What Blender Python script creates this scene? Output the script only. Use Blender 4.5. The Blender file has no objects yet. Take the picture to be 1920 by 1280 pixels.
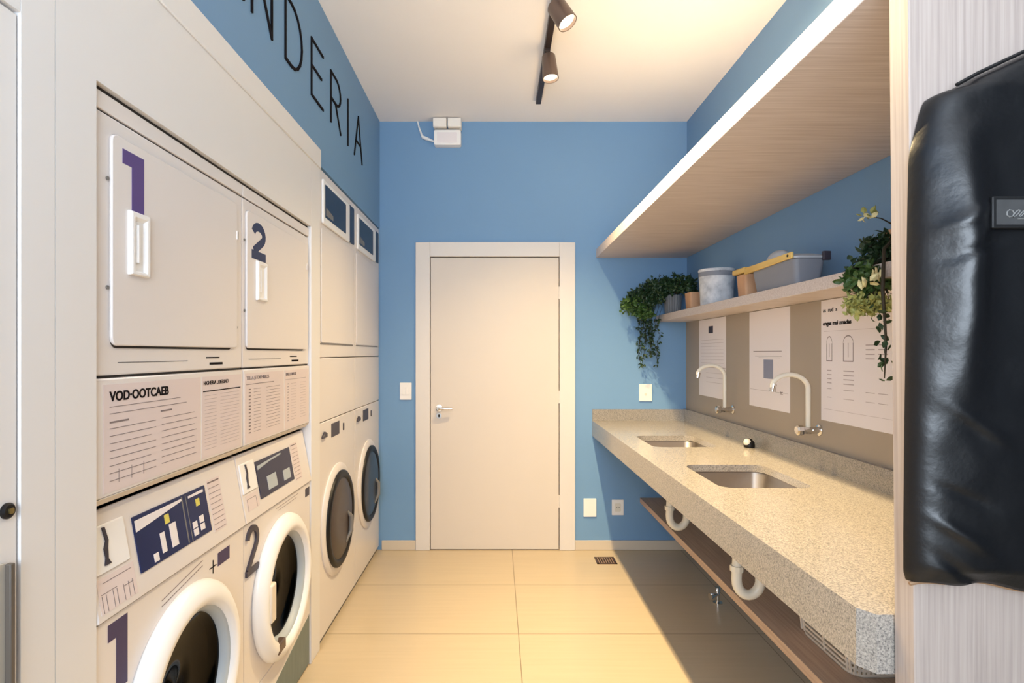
import bpy, bmesh, math, random
from mathutils import Vector, Matrix, noise
random.seed(7)
SC = bpy.context.scene
COL = SC.collection
PI = math.pi

# ------------------------------------------------------------------ camera
F = 1066.0
D = 4.10            # back wall
CZ = 1.415          # camera height
XL, XR = -0.846, 1.369
H = 3.085
cam_d = bpy.data.cameras.new('camera')
cam = bpy.data.objects.new('camera', cam_d); COL.objects.link(cam)
cam.location = (0, 0, CZ); cam.rotation_euler = (PI/2, 0, 0)
cam_d.sensor_width = 36; cam_d.lens = F/1920*36
cam_d.shift_x = 28/1920; cam_d.shift_y = 22/1920
cam_d.clip_start = 0.02
SC.camera = cam

# ------------------------------------------------------------------ light
w = bpy.data.worlds.new('world'); SC.world = w; w.use_nodes = True
_b = w.node_tree.nodes['Background']; _n = w.node_tree.nodes; _l = w.node_tree.links
_b.inputs[0].default_value = (0.80, 0.90, 1.0, 1)
# world brightened towards the left to give the black cover a sheen
_tc = _n.new('ShaderNodeTexCoord'); _sx = _n.new('ShaderNodeSeparateXYZ'); _mr = _n.new('ShaderNodeMapRange')
_l.new(_tc.outputs['Generated'], _sx.inputs[0]); _l.new(_sx.outputs[0], _mr.inputs[0])
_mr.inputs[1].default_value = -.7; _mr.inputs[2].default_value = .35; _mr.inputs[3].default_value = 2.4; _mr.inputs[4].default_value = .35
_l.new(_mr.outputs[0], _b.inputs[1])
def light(name, typ, loc, energy, color, rot=(0,0,0), **kw):
    l = bpy.data.lights.new(name, typ); l.energy = energy; l.color = color
    for k, v in kw.items(): setattr(l, k, v)
    o = bpy.data.objects.new(name, l); COL.objects.link(o); o.location = loc; o.rotation_euler = rot
    return o
# added cool fill lamp, unseen behind the camera
light('hall_fill', 'AREA', (-0.35, -1.25, 1.85), 105, (0.76, 0.87, 1.0), (math.radians(118), 0, 0), shape='RECTANGLE', size=1.6, size_y=1.5)
WARM = (1.0, 0.75, 0.40)
SPOT_E = 225
SC.view_settings.view_transform = 'Standard'
SC.view_settings.look = 'None'
SC.view_settings.gamma = 1.0
SC.view_settings.use_curve_mapping = False
SC.view_settings.exposure = 0.22

# ------------------------------------------------------------------ helpers
def srgb(r, g, b):
    f = lambda c: (c/255/12.92) if c/255 <= .04045 else ((c/255+.055)/1.055)**2.4
    return (f(r), f(g), f(b), 1)

def mat(name, rgb, rough=.5, metal=0, var=.03, scale=6, bump=0, bscale=80, coat=0, trans=0, stretch=(1,1,1), emit=None, spec=.5, sheen=0):
    m = bpy.data.materials.new(name); m.use_nodes = True
    nt = m.node_tree; N = nt.nodes; L = nt.links
    p = N['Principled BSDF']
    c = srgb(*rgb)
    p.inputs['Roughness'].default_value = rough
    p.inputs['Metallic'].default_value = metal
    p.inputs['Coat Weight'].default_value = coat
    p.inputs['Coat Roughness'].default_value = .08
    p.inputs['Transmission Weight'].default_value = trans
    p.inputs['Specular IOR Level'].default_value = spec
    tc = N.new('ShaderNodeTexCoord'); mp = N.new('ShaderNodeMapping'); mp.inputs['Scale'].default_value = stretch
    L.new(tc.outputs['Object'], mp.inputs['Vector'])
    nz = N.new('ShaderNodeTexNoise'); nz.inputs['Scale'].default_value = scale; nz.inputs['Detail'].default_value = 4
    L.new(mp.outputs[0], nz.inputs['Vector'])
    rp = N.new('ShaderNodeMix'); rp.data_type = 'RGBA'
    rp.inputs[6].default_value = tuple(max(0, x*(1-var)) for x in c[:3])+(1,)
    rp.inputs[7].default_value = tuple(min(1, x*(1+var)) for x in c[:3])+(1,)
    L.new(nz.outputs['Fac'], rp.inputs[0]); L.new(rp.outputs[2], p.inputs['Base Color'])
    if bump:
        n2 = N.new('ShaderNodeTexNoise'); n2.inputs['Scale'].default_value = bscale; n2.inputs['Detail'].default_value = 3
        L.new(mp.outputs[0], n2.inputs['Vector'])
        b = N.new('ShaderNodeBump'); b.inputs['Strength'].default_value = bump; b.inputs['Distance'].default_value = .01
        L.new(n2.outputs['Fac'], b.inputs['Height']); L.new(b.outputs[0], p.inputs['Normal'])
    if emit:
        p.inputs['Emission Color'].default_value = (*emit[0], 1); p.inputs['Emission Strength'].default_value = emit[1]
    return m

def ramp_mat(name, stops, rough, scale, stretch=(1,1,1), detail=6, bump=0, coat=0, tex='noise', nrough=.6, spec=.5):
    m = mat(name, (128,128,128), rough, coat=coat, spec=spec)
    nt = m.node_tree; N = nt.nodes; L = nt.links; p = N['Principled BSDF']
    tc = N.new('ShaderNodeTexCoord'); mp = N.new('ShaderNodeMapping'); mp.inputs['Scale'].default_value = stretch
    L.new(tc.outputs['Object'], mp.inputs[0])
    nz = N.new('ShaderNodeTexNoise'); nz.inputs['Scale'].default_value = scale; nz.inputs['Detail'].default_value = detail
    nz.inputs['Roughness'].default_value = nrough
    L.new(mp.outputs[0], nz.inputs['Vector'])
    cr = N.new('ShaderNodeValToRGB'); e = cr.color_ramp.elements
    e[0].position = stops[0][0]; e[0].color = srgb(*stops[0][1]); e[1].position = stops[-1][0]; e[1].color = srgb(*stops[-1][1])
    for s in stops[1:-1]:
        x = e.new(s[0]); x.color = srgb(*s[1])
    L.new(nz.outputs['Fac'], cr.inputs[0]); L.new(cr.outputs[0], p.inputs['Base Color'])
    if bump:
        b = N.new('ShaderNodeBump'); b.inputs['Strength'].default_value = bump; b.inputs['Distance'].default_value = .002
        L.new(nz.outputs['Fac'], b.inputs['Height']); L.new(b.outputs[0], p.inputs['Normal'])
    return m

BLUE = mat('blue_wall_paint', (112, 151, 189), .62, var=.03, scale=2, bump=.05, bscale=300)
WHITEP = mat('ceiling_paint', (238, 236, 236), .8, var=.01)
TAUPE = mat('taupe_wall_panel', (164, 152, 137), .55, var=.02)
JOIN = mat('white_joinery', (229, 226, 224), .5, var=.008)
DOORM = mat('white_door_frame_paint', (218, 211, 204), .45, var=.01)
LEAFM = mat('white_door_paint', (212, 201, 189), .5, var=.01)
APPL = mat('white_enamel', (228, 221, 217), .33, var=.006, coat=.15)
APPL2 = mat('white_plastic', (242, 240, 238), .35, var=.01)
CREAM = mat('cream_plastic', (226, 214, 198), .4, var=.02)
SHEET = mat('printed_sheet', (222, 208, 206), .5, var=.02)
PAPER = mat('white_paper', (232, 226, 228), .6, var=.012)
INK = mat('black_ink', (26, 22, 24), .85, spec=.1)
GINK = mat('grey_ink', (128, 116, 116), .6)
PALEINK = mat('pale_ink', (178, 166, 168), .6)
GAP = mat('dark_gap', (38, 32, 28), .8)
GREY = mat('grey_plastic', (120, 116, 112), .5)
PURPLE = mat('purple_vinyl', (84, 62, 128), .45)
PURPLE2 = mat('dark_purple_vinyl', (58, 46, 88), .45)
NAVY = mat('navy_vinyl', (34, 44, 82), .45)
CHAR = mat('charcoal_vinyl', (58, 52, 62), .45)
LCD = mat('navy_display', (36, 44, 84), .3, var=.15, scale=9, spec=.3)
LCD2 = mat('slate_display', (46, 47, 72), .3, var=.1, spec=.3)
WIN = mat('smoked_window', (28, 38, 62), .3, var=.15, spec=.3)
YEL = mat('yellow_print', (214, 202, 96), .5)
BLACK = mat('black_enamel', (22, 20, 20), .45, spec=.3)
DGLASS = mat('dark_door_glass', (72, 62, 57), .32, var=.05, spec=.25)
DGLASS2 = mat('dark_blue_door_glass', (50, 58, 72), .28, var=.05, spec=.3)
DRUM = mat('drum_steel', (22, 19, 18), .45, .6, bump=.6, bscale=60)
CLEAR = mat('tinted_glass', (44, 42, 41), .02, trans=1)
GASKET = mat('grey_rubber', (176, 184, 190), .45)
CHROME = mat('chrome', (225, 222, 218), .12, 1)
STEEL = mat('brushed_steel', (176, 166, 156), .34, 1, var=.05, scale=40, stretch=(1,12,1))
STEELD = mat('steel_dark', (120, 116, 112), .3, 1)
BRASS = mat('brass', (200, 180, 120), .3, 1)
BRONZE = mat('bronze_lamp_paint', (104, 86, 76), .38, .3)
TRACKM = mat('dark_track_paint', (52, 40, 36), .4, .2)
LENS = mat('lamp_lens', (255, 236, 205), .4, emit=((1.0, .86, .62), 5))
TEAL = mat('teal_patch', (112, 124, 120), .5, var=.2, scale=8, stretch=(1,6,1))
PVC = mat('white_pvc', (226, 220, 205), .35)
BASK = mat('cream_basket_plastic', (232, 220, 204), .45)
TERRA = mat('peach_clay', (206, 160, 122), .7, var=.06, bump=.1)
GALV = ramp_mat('mottled_tin', [(.3,(150,158,168)),(.5,(196,200,206)),(.7,(222,224,228))], .5, 14)
GBIN = mat('grey_bin_plastic', (128, 132, 142), .55, var=.06)
GPOT = mat('grey_ribbed_pot', (110, 112, 116), .6, var=.1, stretch=(1,1,.1), scale=60)
WOODY = ramp_mat('yellow_wood', [(.3,(206,166,84)),(.7,(236,204,124))], .5, 10, (1,.2,1))
LEAF = mat('green_leaf', (58, 88, 36), .5, var=.5, scale=9)
LEAFD = mat('dark_green_leaf', (34, 60, 32), .5, var=.5, scale=9)
LEAFY = mat('yellow_green_leaf', (166, 168, 96), .55, var=.3, scale=14)
LEAFW = mat('cream_blossom', (236, 228, 176), .55, var=.1)
STEM = mat('dark_stem', (50, 44, 30), .7)
SOIL = mat('soil', (50, 38, 30), .9, bump=.5)
SKIRT = mat('beige_skirting', (206, 192, 172), .45, var=.02)
DRAINM = mat('drain_metal', (96, 70, 58), .35, .7, var=.3, scale=60)
PLATE = mat('switch_plate', (238, 234, 228), .35)
BAGM = mat('black_vinyl_fabric', (10, 11, 14), .36, var=.2, scale=5, bump=.08, bscale=60, spec=.5)
BAGT = mat('black_piping', (12, 12, 13), .5)
HEM = mat('tan_hem', (150, 118, 88), .6)
POCK = mat('clear_grey_pocket', (62, 62, 62), .5, var=.25, scale=40)
LOGO = mat('pale_grey_print', (110, 110, 108), .5)
GRAN = ramp_mat('speckled_granite', [(.28,(66,64,63)),(.40,(122,117,112)),(.52,(154,147,138)),(.68,(178,170,158))], .25, 260, detail=3, bump=.03, nrough=.8, coat=.25)
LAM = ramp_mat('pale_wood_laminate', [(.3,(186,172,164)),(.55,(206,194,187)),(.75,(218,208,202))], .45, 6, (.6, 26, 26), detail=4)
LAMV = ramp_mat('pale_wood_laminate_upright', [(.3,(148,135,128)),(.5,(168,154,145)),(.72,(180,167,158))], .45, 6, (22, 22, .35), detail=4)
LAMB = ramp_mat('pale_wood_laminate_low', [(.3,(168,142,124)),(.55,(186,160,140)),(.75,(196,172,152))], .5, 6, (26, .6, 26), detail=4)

# floor: 1.2 x 0.607 m porcelain tiles
FLOORM = mat('beige_porcelain', (188, 170, 142), .32, var=.09, scale=3, stretch=(.7, 14, 1), coat=.1)
def floor_nodes(m):
    nt = m.node_tree; N = nt.nodes; L = nt.links; p = N['Principled BSDF']
    src = p.inputs['Base Color'].links[0].from_socket
    geo = N.new('ShaderNodeNewGeometry')
    sx = N.new('ShaderNodeSeparateXYZ'); L.new(geo.outputs['Position'], sx.inputs[0])
    def line(sock, off, per, wd):
        a = N.new('ShaderNodeMath'); a.operation = 'SUBTRACT'; a.inputs[1].default_value = off; L.new(sock, a.inputs[0])
        b = N.new('ShaderNodeMath'); b.operation = 'PINGPONG'; b.inputs[1].default_value = per/2; L.new(a.outputs[0], b.inputs[0])
        c = N.new('ShaderNodeMath'); c.operation = 'LESS_THAN'; c.inputs[1].default_value = wd; L.new(b.outputs[0], c.inputs[0])
        return c.outputs[0]
    l1 = line(sx.outputs[0], .108, 1.214, .0022); l2 = line(sx.outputs[1], 2.868, .607, .0022)
    mx = N.new('ShaderNodeMath'); mx.operation = 'MAXIMUM'; L.new(l1, mx.inputs[0]); L.new(l2, mx.inputs[1])
    mi = N.new('ShaderNodeMix'); mi.data_type = 'RGBA'; L.new(mx.outputs[0], mi.inputs[0]); L.new(src, mi.inputs[6])
    mi.inputs[7].default_value = srgb(132, 116, 92); L.new(mi.outputs[2], p.inputs['Base Color'])
floor_nodes(FLOORM)

# ---- mesh builder
class MB:
    def __init__(s): s.v = []; s.f = []
    def add(s, vs, fs):
        o = len(s.v); s.v += [tuple(v) for v in vs]; s.f += [tuple(i+o for i in f) for f in fs]; return s
    def box(s, x0, x1, y0, y1, z0, z1):
        return s.add([(x0,y0,z0),(x1,y0,z0),(x1,y1,z0),(x0,y1,z0),(x0,y0,z1),(x1,y0,z1),(x1,y1,z1),(x0,y1,z1)],
                     [(0,3,2,1),(4,5,6,7),(0,1,5,4),(1,2,6,5),(2,3,7,6),(3,0,4,7)])
    def loft(s, loops, cap0=True, cap1=True):
        n = len(loops[0]); vs = [p for l in loops for p in l]; fs = []
        for k in range(len(loops)-1):
            for i in range(n):
                j = (i+1) % n
                fs.append((k*n+i, k*n+j, (k+1)*n+j, (k+1)*n+i))
        if cap0: fs.append(tuple(reversed(range(n))))
        if cap1: fs.append(tuple((len(loops)-1)*n+i for i in range(n)))
        return s.add(vs, fs)
    def yz(s, poly, x0, x1):            # prism of a (y,z) polygon; x0/x1 number or function of z
        f = lambda x, p: x(p[1]) if callable(x) else x
        return s.loft([[(f(x0,p), p[0], p[1]) for p in poly], [(f(x1,p), p[0], p[1]) for p in poly]])
    def xz(s, poly, y0, y1): return s.loft([[(p[0], y0, p[1]) for p in poly], [(p[0], y1, p[1]) for p in poly]])
    def xy(s, poly, z0, z1): return s.loft([[(p[0], p[1], z0) for p in poly], [(p[0], p[1], z1) for p in poly]])
    def tube(s, pts, r, seg=10, cap=True):
        pts = [Vector(p) for p in pts]; rs = r if isinstance(r, (list, tuple)) else [r]*len(pts)
        loops = []; up = None
        for i, p in enumerate(pts):
            t = (pts[min(i+1, len(pts)-1)]-pts[max(i-1, 0)]).normalized()
            if up is None:
                up = Vector((0,0,1)) if abs(t.z) < .9 else Vector((1,0,0))
            a = t.cross(up).normalized(); b = t.cross(a).normalized(); up = -b if b.dot(up) < 0 else b
            a = t.cross(up).normalized()
            loops.append([p + (a*math.cos(q*2*PI/seg)+up*math.sin(q*2*PI/seg))*rs[i] for q in range(seg)])
        return s.loft(loops, cap, cap)
    def lathe(s, axis, c, prof, seg=48, cap0=False, cap1=False):
        # prof: (r, h) along axis ('x','y','z' or a Vector)
        ax = {'x':Vector((1,0,0)),'y':Vector((0,1,0)),'z':Vector((0,0,1))}.get(axis, axis) if isinstance(axis, str) else axis.normalized()
        u = Vector((0,0,1)) if abs(ax.z) < .9 else Vector((1,0,0))
        a = ax.cross(u).normalized(); b = ax.cross(a).normalized(); c = Vector(c)
        loops = [[c+ax*h+(a*math.cos(q*2*PI/seg)+b*math.sin(q*2*PI/seg))*r for q in range(seg)] for r, h in prof]
        return s.loft(loops, cap0, cap1)

def rrect(y0, y1, z0, z1, r, n=5):
    out = []
    for cx, cy, a0 in ((y1-r, z1-r, 0), (y0+r, z1-r, 90), (y0+r, z0+r, 180), (y1-r, z0+r, 270)):
        for i in range(n+1):
            a = math.radians(a0+90*i/n); out.append((cx+r*math.cos(a), cy+r*math.sin(a)))
    return out

ORG = {}
def put(o, name, parent, label):
    COL.objects.link(o)
    if parent is not None:
        o.parent = parent; ORG[o] = ORG[parent]
        if label: o['label'] = label
    else:
        ORG[o] = Vector((0,0,0))
def obj(name, mb, m, parent=None, label=None, bevel=0, smooth=30, seg=2, origin=None):
    base = ORG[parent] if parent is not None else Vector(origin or (0,0,0))
    me = bpy.data.meshes.new(name)
    me.from_pydata([tuple(Vector(v)-base) for v in mb.v], [], mb.f); me.update()
    bm = bmesh.new(); bm.from_mesh(me); bmesh.ops.remove_doubles(bm, verts=bm.verts, dist=1e-6)
    bmesh.ops.recalc_face_normals(bm, faces=bm.faces); bm.to_mesh(me); bm.free()
    me.materials.append(m)
    if smooth:
        for p in me.polygons: p.use_smooth = True
        me.set_sharp_from_angle(angle=math.radians(smooth))
    o = bpy.data.objects.new(name, me)
    put(o, name, parent, label)
    if parent is None: o.location = base; ORG[o] = base
    if bevel:
        b = o.modifiers.new('bevel', 'BEVEL'); b.width = bevel; b.segments = seg; b.limit_method = 'ANGLE'; b.angle_limit = math.radians(40)
    return o
def thing(name, loc, label, cat, group=None):
    o = bpy.data.objects.new(name, None); COL.objects.link(o); o.location = loc; ORG[o] = Vector(loc)
    o.empty_display_size = .05
    o['label'] = label; o['category'] = cat
    if group: o['group'] = group
    return o
def tag(o, label, cat, group=None):
    o['label'] = label; o['category'] = cat
    if group: o['group'] = group
    return o
def struct(name, mb, m, label=None, cat=None, **k):
    o = obj(name, mb, m, **k); o['kind'] = 'structure'
    if label: o['label'] = label
    if cat: o['category'] = cat
    return o
def text(name, body, size, mtx, m, parent, ext=.0006, label=None, align='LEFT', offset=0):
    cu = bpy.data.curves.new(name, 'FONT'); cu.body = body; cu.size = size; cu.extrude = ext; cu.align_x = align; cu.offset = offset
    t = bpy.data.objects.new('tmp_text', cu); COL.objects.link(t)
    dg = bpy.context.evaluated_depsgraph_get()
    me = bpy.data.meshes.new_from_object(t.evaluated_get(dg)); bpy.data.objects.remove(t)
    me.name = name; me.transform(Matrix.Translation(-ORG[parent]) @ mtx)
    me.materials.clear(); me.materials.append(m)
    o = bpy.data.objects.new(name, me); put(o, name, parent, label)
    return o
def on_left(x, y, z, sx=1, sz=1):      # text frame: reading along +y on the left wall, facing +x
    return Matrix(((0,0,1,x),(sx,0,0,y),(0,sz,0,z),(0,0,0,1)))
def on_right(x, y, z, sx=1, sz=1):     # reading along -y on the right wall, facing -x
    return Matrix(((0,0,-1,x),(-sx,0,0,y),(0,sz,0,z),(0,0,0,1)))

# ------------------------------------------------------------------ room shell
Y0 = -1.6
def lab(o, l, c): o['label'] = l; o['category'] = c; return o
lab(struct('floor', MB().box(-2.0, 2.2, Y0, D+.1, -.1, 0), FLOORM), 'beige porcelain tile floor', 'floor')
lab(struct('ceiling', MB().box(-2.0, 2.2, Y0, D+.1, H, H+.1), WHITEP), 'plain white ceiling', 'ceiling')
# back wall with the door opening cut out of it
bw = MB().box(-2.0, -.585+.03, D, D+.1, 0, H).box(.5615-.03, 2.2, D, D+.1, 0, H).box(-.585+.03, .5615-.03, D, D+.1, 2.211-.03, H).box(-.56, .54, D+.08, D+.1, 0, 2.2)
lab(struct('wall_back', bw, BLUE), 'blue painted end wall around the door', 'wall')
lw = MB().box(-2.0, XL, 2.716, D, 2.312, H).box(-2.0, XL, Y0, 2.716, 2.39, H).box(-2.0, -1.62, Y0, D, 0, 2.5)
lab(struct('wall_left', lw, BLUE), 'blue painted wall above the laundry machines', 'wall')
rw = MB().box(XR, XR+.2, 1.06, D, 0, H)
lab(struct('wall_right', rw, BLUE), 'blue painted wall behind the shelves', 'wall')
lab(struct('wall_side', MB().box(1.75, 1.95, Y0, 1.06, 0, H), mat('dark_side_wall', (60,62,66), .8)), 'dark grey wall beyond the partition', 'wall')
lab(struct('trim_1', MB().box(XR-.006, XR, 1.06, D-.001, .93, 1.637), TAUPE), 'taupe panel on the right wall between counter and lower shelf', 'panel')
lab(struct('baseboard_left', MB().box(-.83, -.585, D-.012, D, 0, .068), SKIRT, bevel=.002), 'beige skirting left of the door', 'skirting')
lab(struct('baseboard_right', MB().box(.5615, XR, D-.012, D, 0, .068), SKIRT, bevel=.002), 'beige skirting right of the door', 'skirting')

# door
fx0, fx1, lx0, lx1 = -.585, .5615, -.478, .444
dr = thing('door', (0, D, 0), 'closed plain white door in a wide white frame in the blue end wall', 'door'); dr.name = 'door_1'; dr['kind'] = 'structure'
fr = MB().box(fx0, lx0-.004, D-.02, D+.04, 0, 2.211).box(lx1+.004, fx1, D-.02, D+.04, 0, 2.211).box(lx0-.004, lx1+.004, D-.02, D+.04, 2.108, 2.211)
obj('door_frame', fr, DOORM, dr, bevel=.003)
obj('door_leaf', MB().box(lx0, lx1, D-.008, D+.035, .004, 2.102), LEAFM, dr, bevel=.002)
obj('door_gap', MB().box(lx0-.004, lx1+.004, D+.03, D+.039, 0, 2.108), GAP, dr)
hd = MB().lathe('y', (-.418, D-.008, 1.02), [(.024,0),(.024,-.007),(.011,-.009),(.011,-.05)], 24, True, True)
hd.tube([(-.418, D-.053, 1.02), (-.40, D-.057, 1.02), (-.32, D-.05, 1.02)], [.010,.010,.008], 10)
hl = obj('door_handle', hd, CHROME, dr, label='chrome lever handle', smooth=50)
obj('keyhole_plate', MB().lathe('y', (-.418, D-.008, .965), [(.020,0),(.020,-.005)], 24, True, True), CHROME, dr)
obj('keyhole', MB().xz(rrect(-.424, -.412, .955, .975, .004), D-.0137, D-.013), GAP, dr)
for zz in (.35, 1.1, 1.85):
    obj('hinge', MB().tube([(lx1+.002, D-.012, zz-.045), (lx1+.002, D-.012, zz+.045)], .005, 8), DOORM, dr)

# ------------------------------------------------------------------ left joinery
XF = XL            # front plane of joinery
XM = XL-.012       # machine fronts in niche
sr = thing('machine_surround', (XF, 1.9, 0), 'white joinery surround framing the washers and dryers marked 1 and 2', 'cabinetry')
obj('side_panel', MB().box(-1.6, XF, 1.0895, 1.2005, 0, 1.992), JOIN, sr)
obj('end_stile', MB().box(-1.6, XF, 2.588, 2.716, 0, 2.385), JOIN, sr, bevel=.003)
obj('header_panel', MB().box(-1.6, XF, 1.0895, 2.5875, 1.992, 2.294), JOIN, sr)
obj('top_rail', MB().box(-1.6, XF+.006, 1.0895, 2.716, 2.2945, 2.385), JOIN, sr, bevel=.003)

cb = thing('tall_cabinet', (XF, .3, 0), 'tall white cabinet at the left edge with a keyed panelled door', 'cabinet')
obj('body', MB().box(-1.6, XF-.02, -.9, 1.088, .0, 2.385), JOIN, cb)
obj('face_frame', MB().box(XF-.02, XF, 1.010, 1.088, 0, 2.385).box(XF-.02, XF, -.9, 1.009, 2.02, 2.385), JOIN, cb, bevel=.0005)
dd = obj('door', MB().box(XF-.018, XF-.004, -.2, 1.006, .05, 2.014), JOIN, cb, bevel=.0015)
kl = MB().lathe('x', (XF-.004, .985, 1.142), [(.014,0),(.014,.004),(.011,.007),(.007,.0072)], 24, True, True)
LKD = mat('dark_pull_edge', (96,88,80), .5)
lk = obj('lock', kl, BLACK, dd, label='black round keyed lock')
obj('key_slot', MB().yz(rrect(.980,.990,1.137,1.147,.003), XF+.0035, XF+.006), BRASS, dd, label='brass key slot')
hb = obj('handle', MB().yz(rrect(.90,.978,.815,1.055,.006), XF-.004, XF+.001), mat('greige_pull_plate', (186,178,164), .45), dd, label='recessed greige pull', bevel=.001)
obj('pull_grip', MB().box(XF+.001, XF+.012, .975, .985, .82, 1.053), LKD, dd, bevel=.002)

# ---- laundry machines
def plate_hole(mb, y0, y1, z0, z1, cy, cz, r, x0, x1, n=64):
    angs = sorted(set([i*2*PI/n for i in range(n)] + [math.atan2(z-cz, y-cy) % (2*PI) for y in (y0,y1) for z in (z0,z1)]))
    out = []; inn = []
    for a in angs:
        c, s_ = math.cos(a), math.sin(a)
        t = min([(y1-cy)/c if c > 1e-9 else (y0-cy)/c if c < -1e-9 else 1e9, (z1-cz)/s_ if s_ > 1e-9 else (z0-cz)/s_ if s_ < -1e-9 else 1e9])
        out.append((cy+c*t, cz+s_*t)); inn.append((cy+c*r, cz+s_*r))
    m = len(angs)
    vs = [(x1,*p) for p in out]+[(x1,*p) for p in inn]+[(x0,*p) for p in out]+[(x0,*p) for p in inn]
    fs = []
    for i in range(m):
        j = (i+1) % m
        fs += [(i,j,m+j,m+i), (2*m+i,3*m+i,3*m+j,2*m+j), (m+i,m+j,3*m+j,3*m+i), (i,2*m+i,2*m+j,j)]
    mb.add(vs, fs)
    return mb

ONE = lambda y, z, w_, h: [(y, z+h), (y+w_, z+h), (y+w_, z), (y+w_*.42, z), (y+w_*.42, z+h*.76), (y, z+h*.76)]
def two(y, z, w_, h, t):
    # a stroked figure 2: arc, diagonal and foot as one outline
    R = w_/2 - t/2; V = h*.27-t*.25; cx = y+w_/2; cyy = z+h-V-t/2
    pts = [(cx+R*math.cos(math.radians(a)), cyy+V*math.sin(math.radians(a))) for a in range(170, -41, -15)]
    pts += [(y+t*.6, z+t*.9)]
    L = []; Rr = []
    for i, p in enumerate(pts):
        a = Vector(pts[max(i-1,0)]); b = Vector(pts[min(i+1,len(pts)-1)]); d = (b-a).normalized(); n_ = Vector((-d.y, d.x))*t/2
        L.append(tuple(Vector(p)+n_)); Rr.append(tuple(Vector(p)-n_))
    return L, Rr, [(y, z), (y+w_, z), (y+w_, z+t), (y, z+t)]
def two_mb(y, z, w_, h, t, x0, x1):
    mb = MB(); L, R_, foot = two(y, z, w_, h, t)
    for i in range(len(L)-1): mb.yz([L[i], L[i+1], R_[i+1], R_[i]], x0, x1)
    mb.yz(foot, x0, (lambda q: (x1(q) if callable(x1) else x1)+.0001))
    return mb

def lines_mb(rows, x0, x1, th=.0012):    # rows: (ya, yb, z) thin printed strokes
    mb = MB()
    for ya, yb, z, *k in rows:
        h = k[0] if k else th
        mb.yz([(ya,z-h/2),(yb,z-h/2),(yb,z+h/2),(ya,z+h/2)], x0, x1)
    return mb

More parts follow.
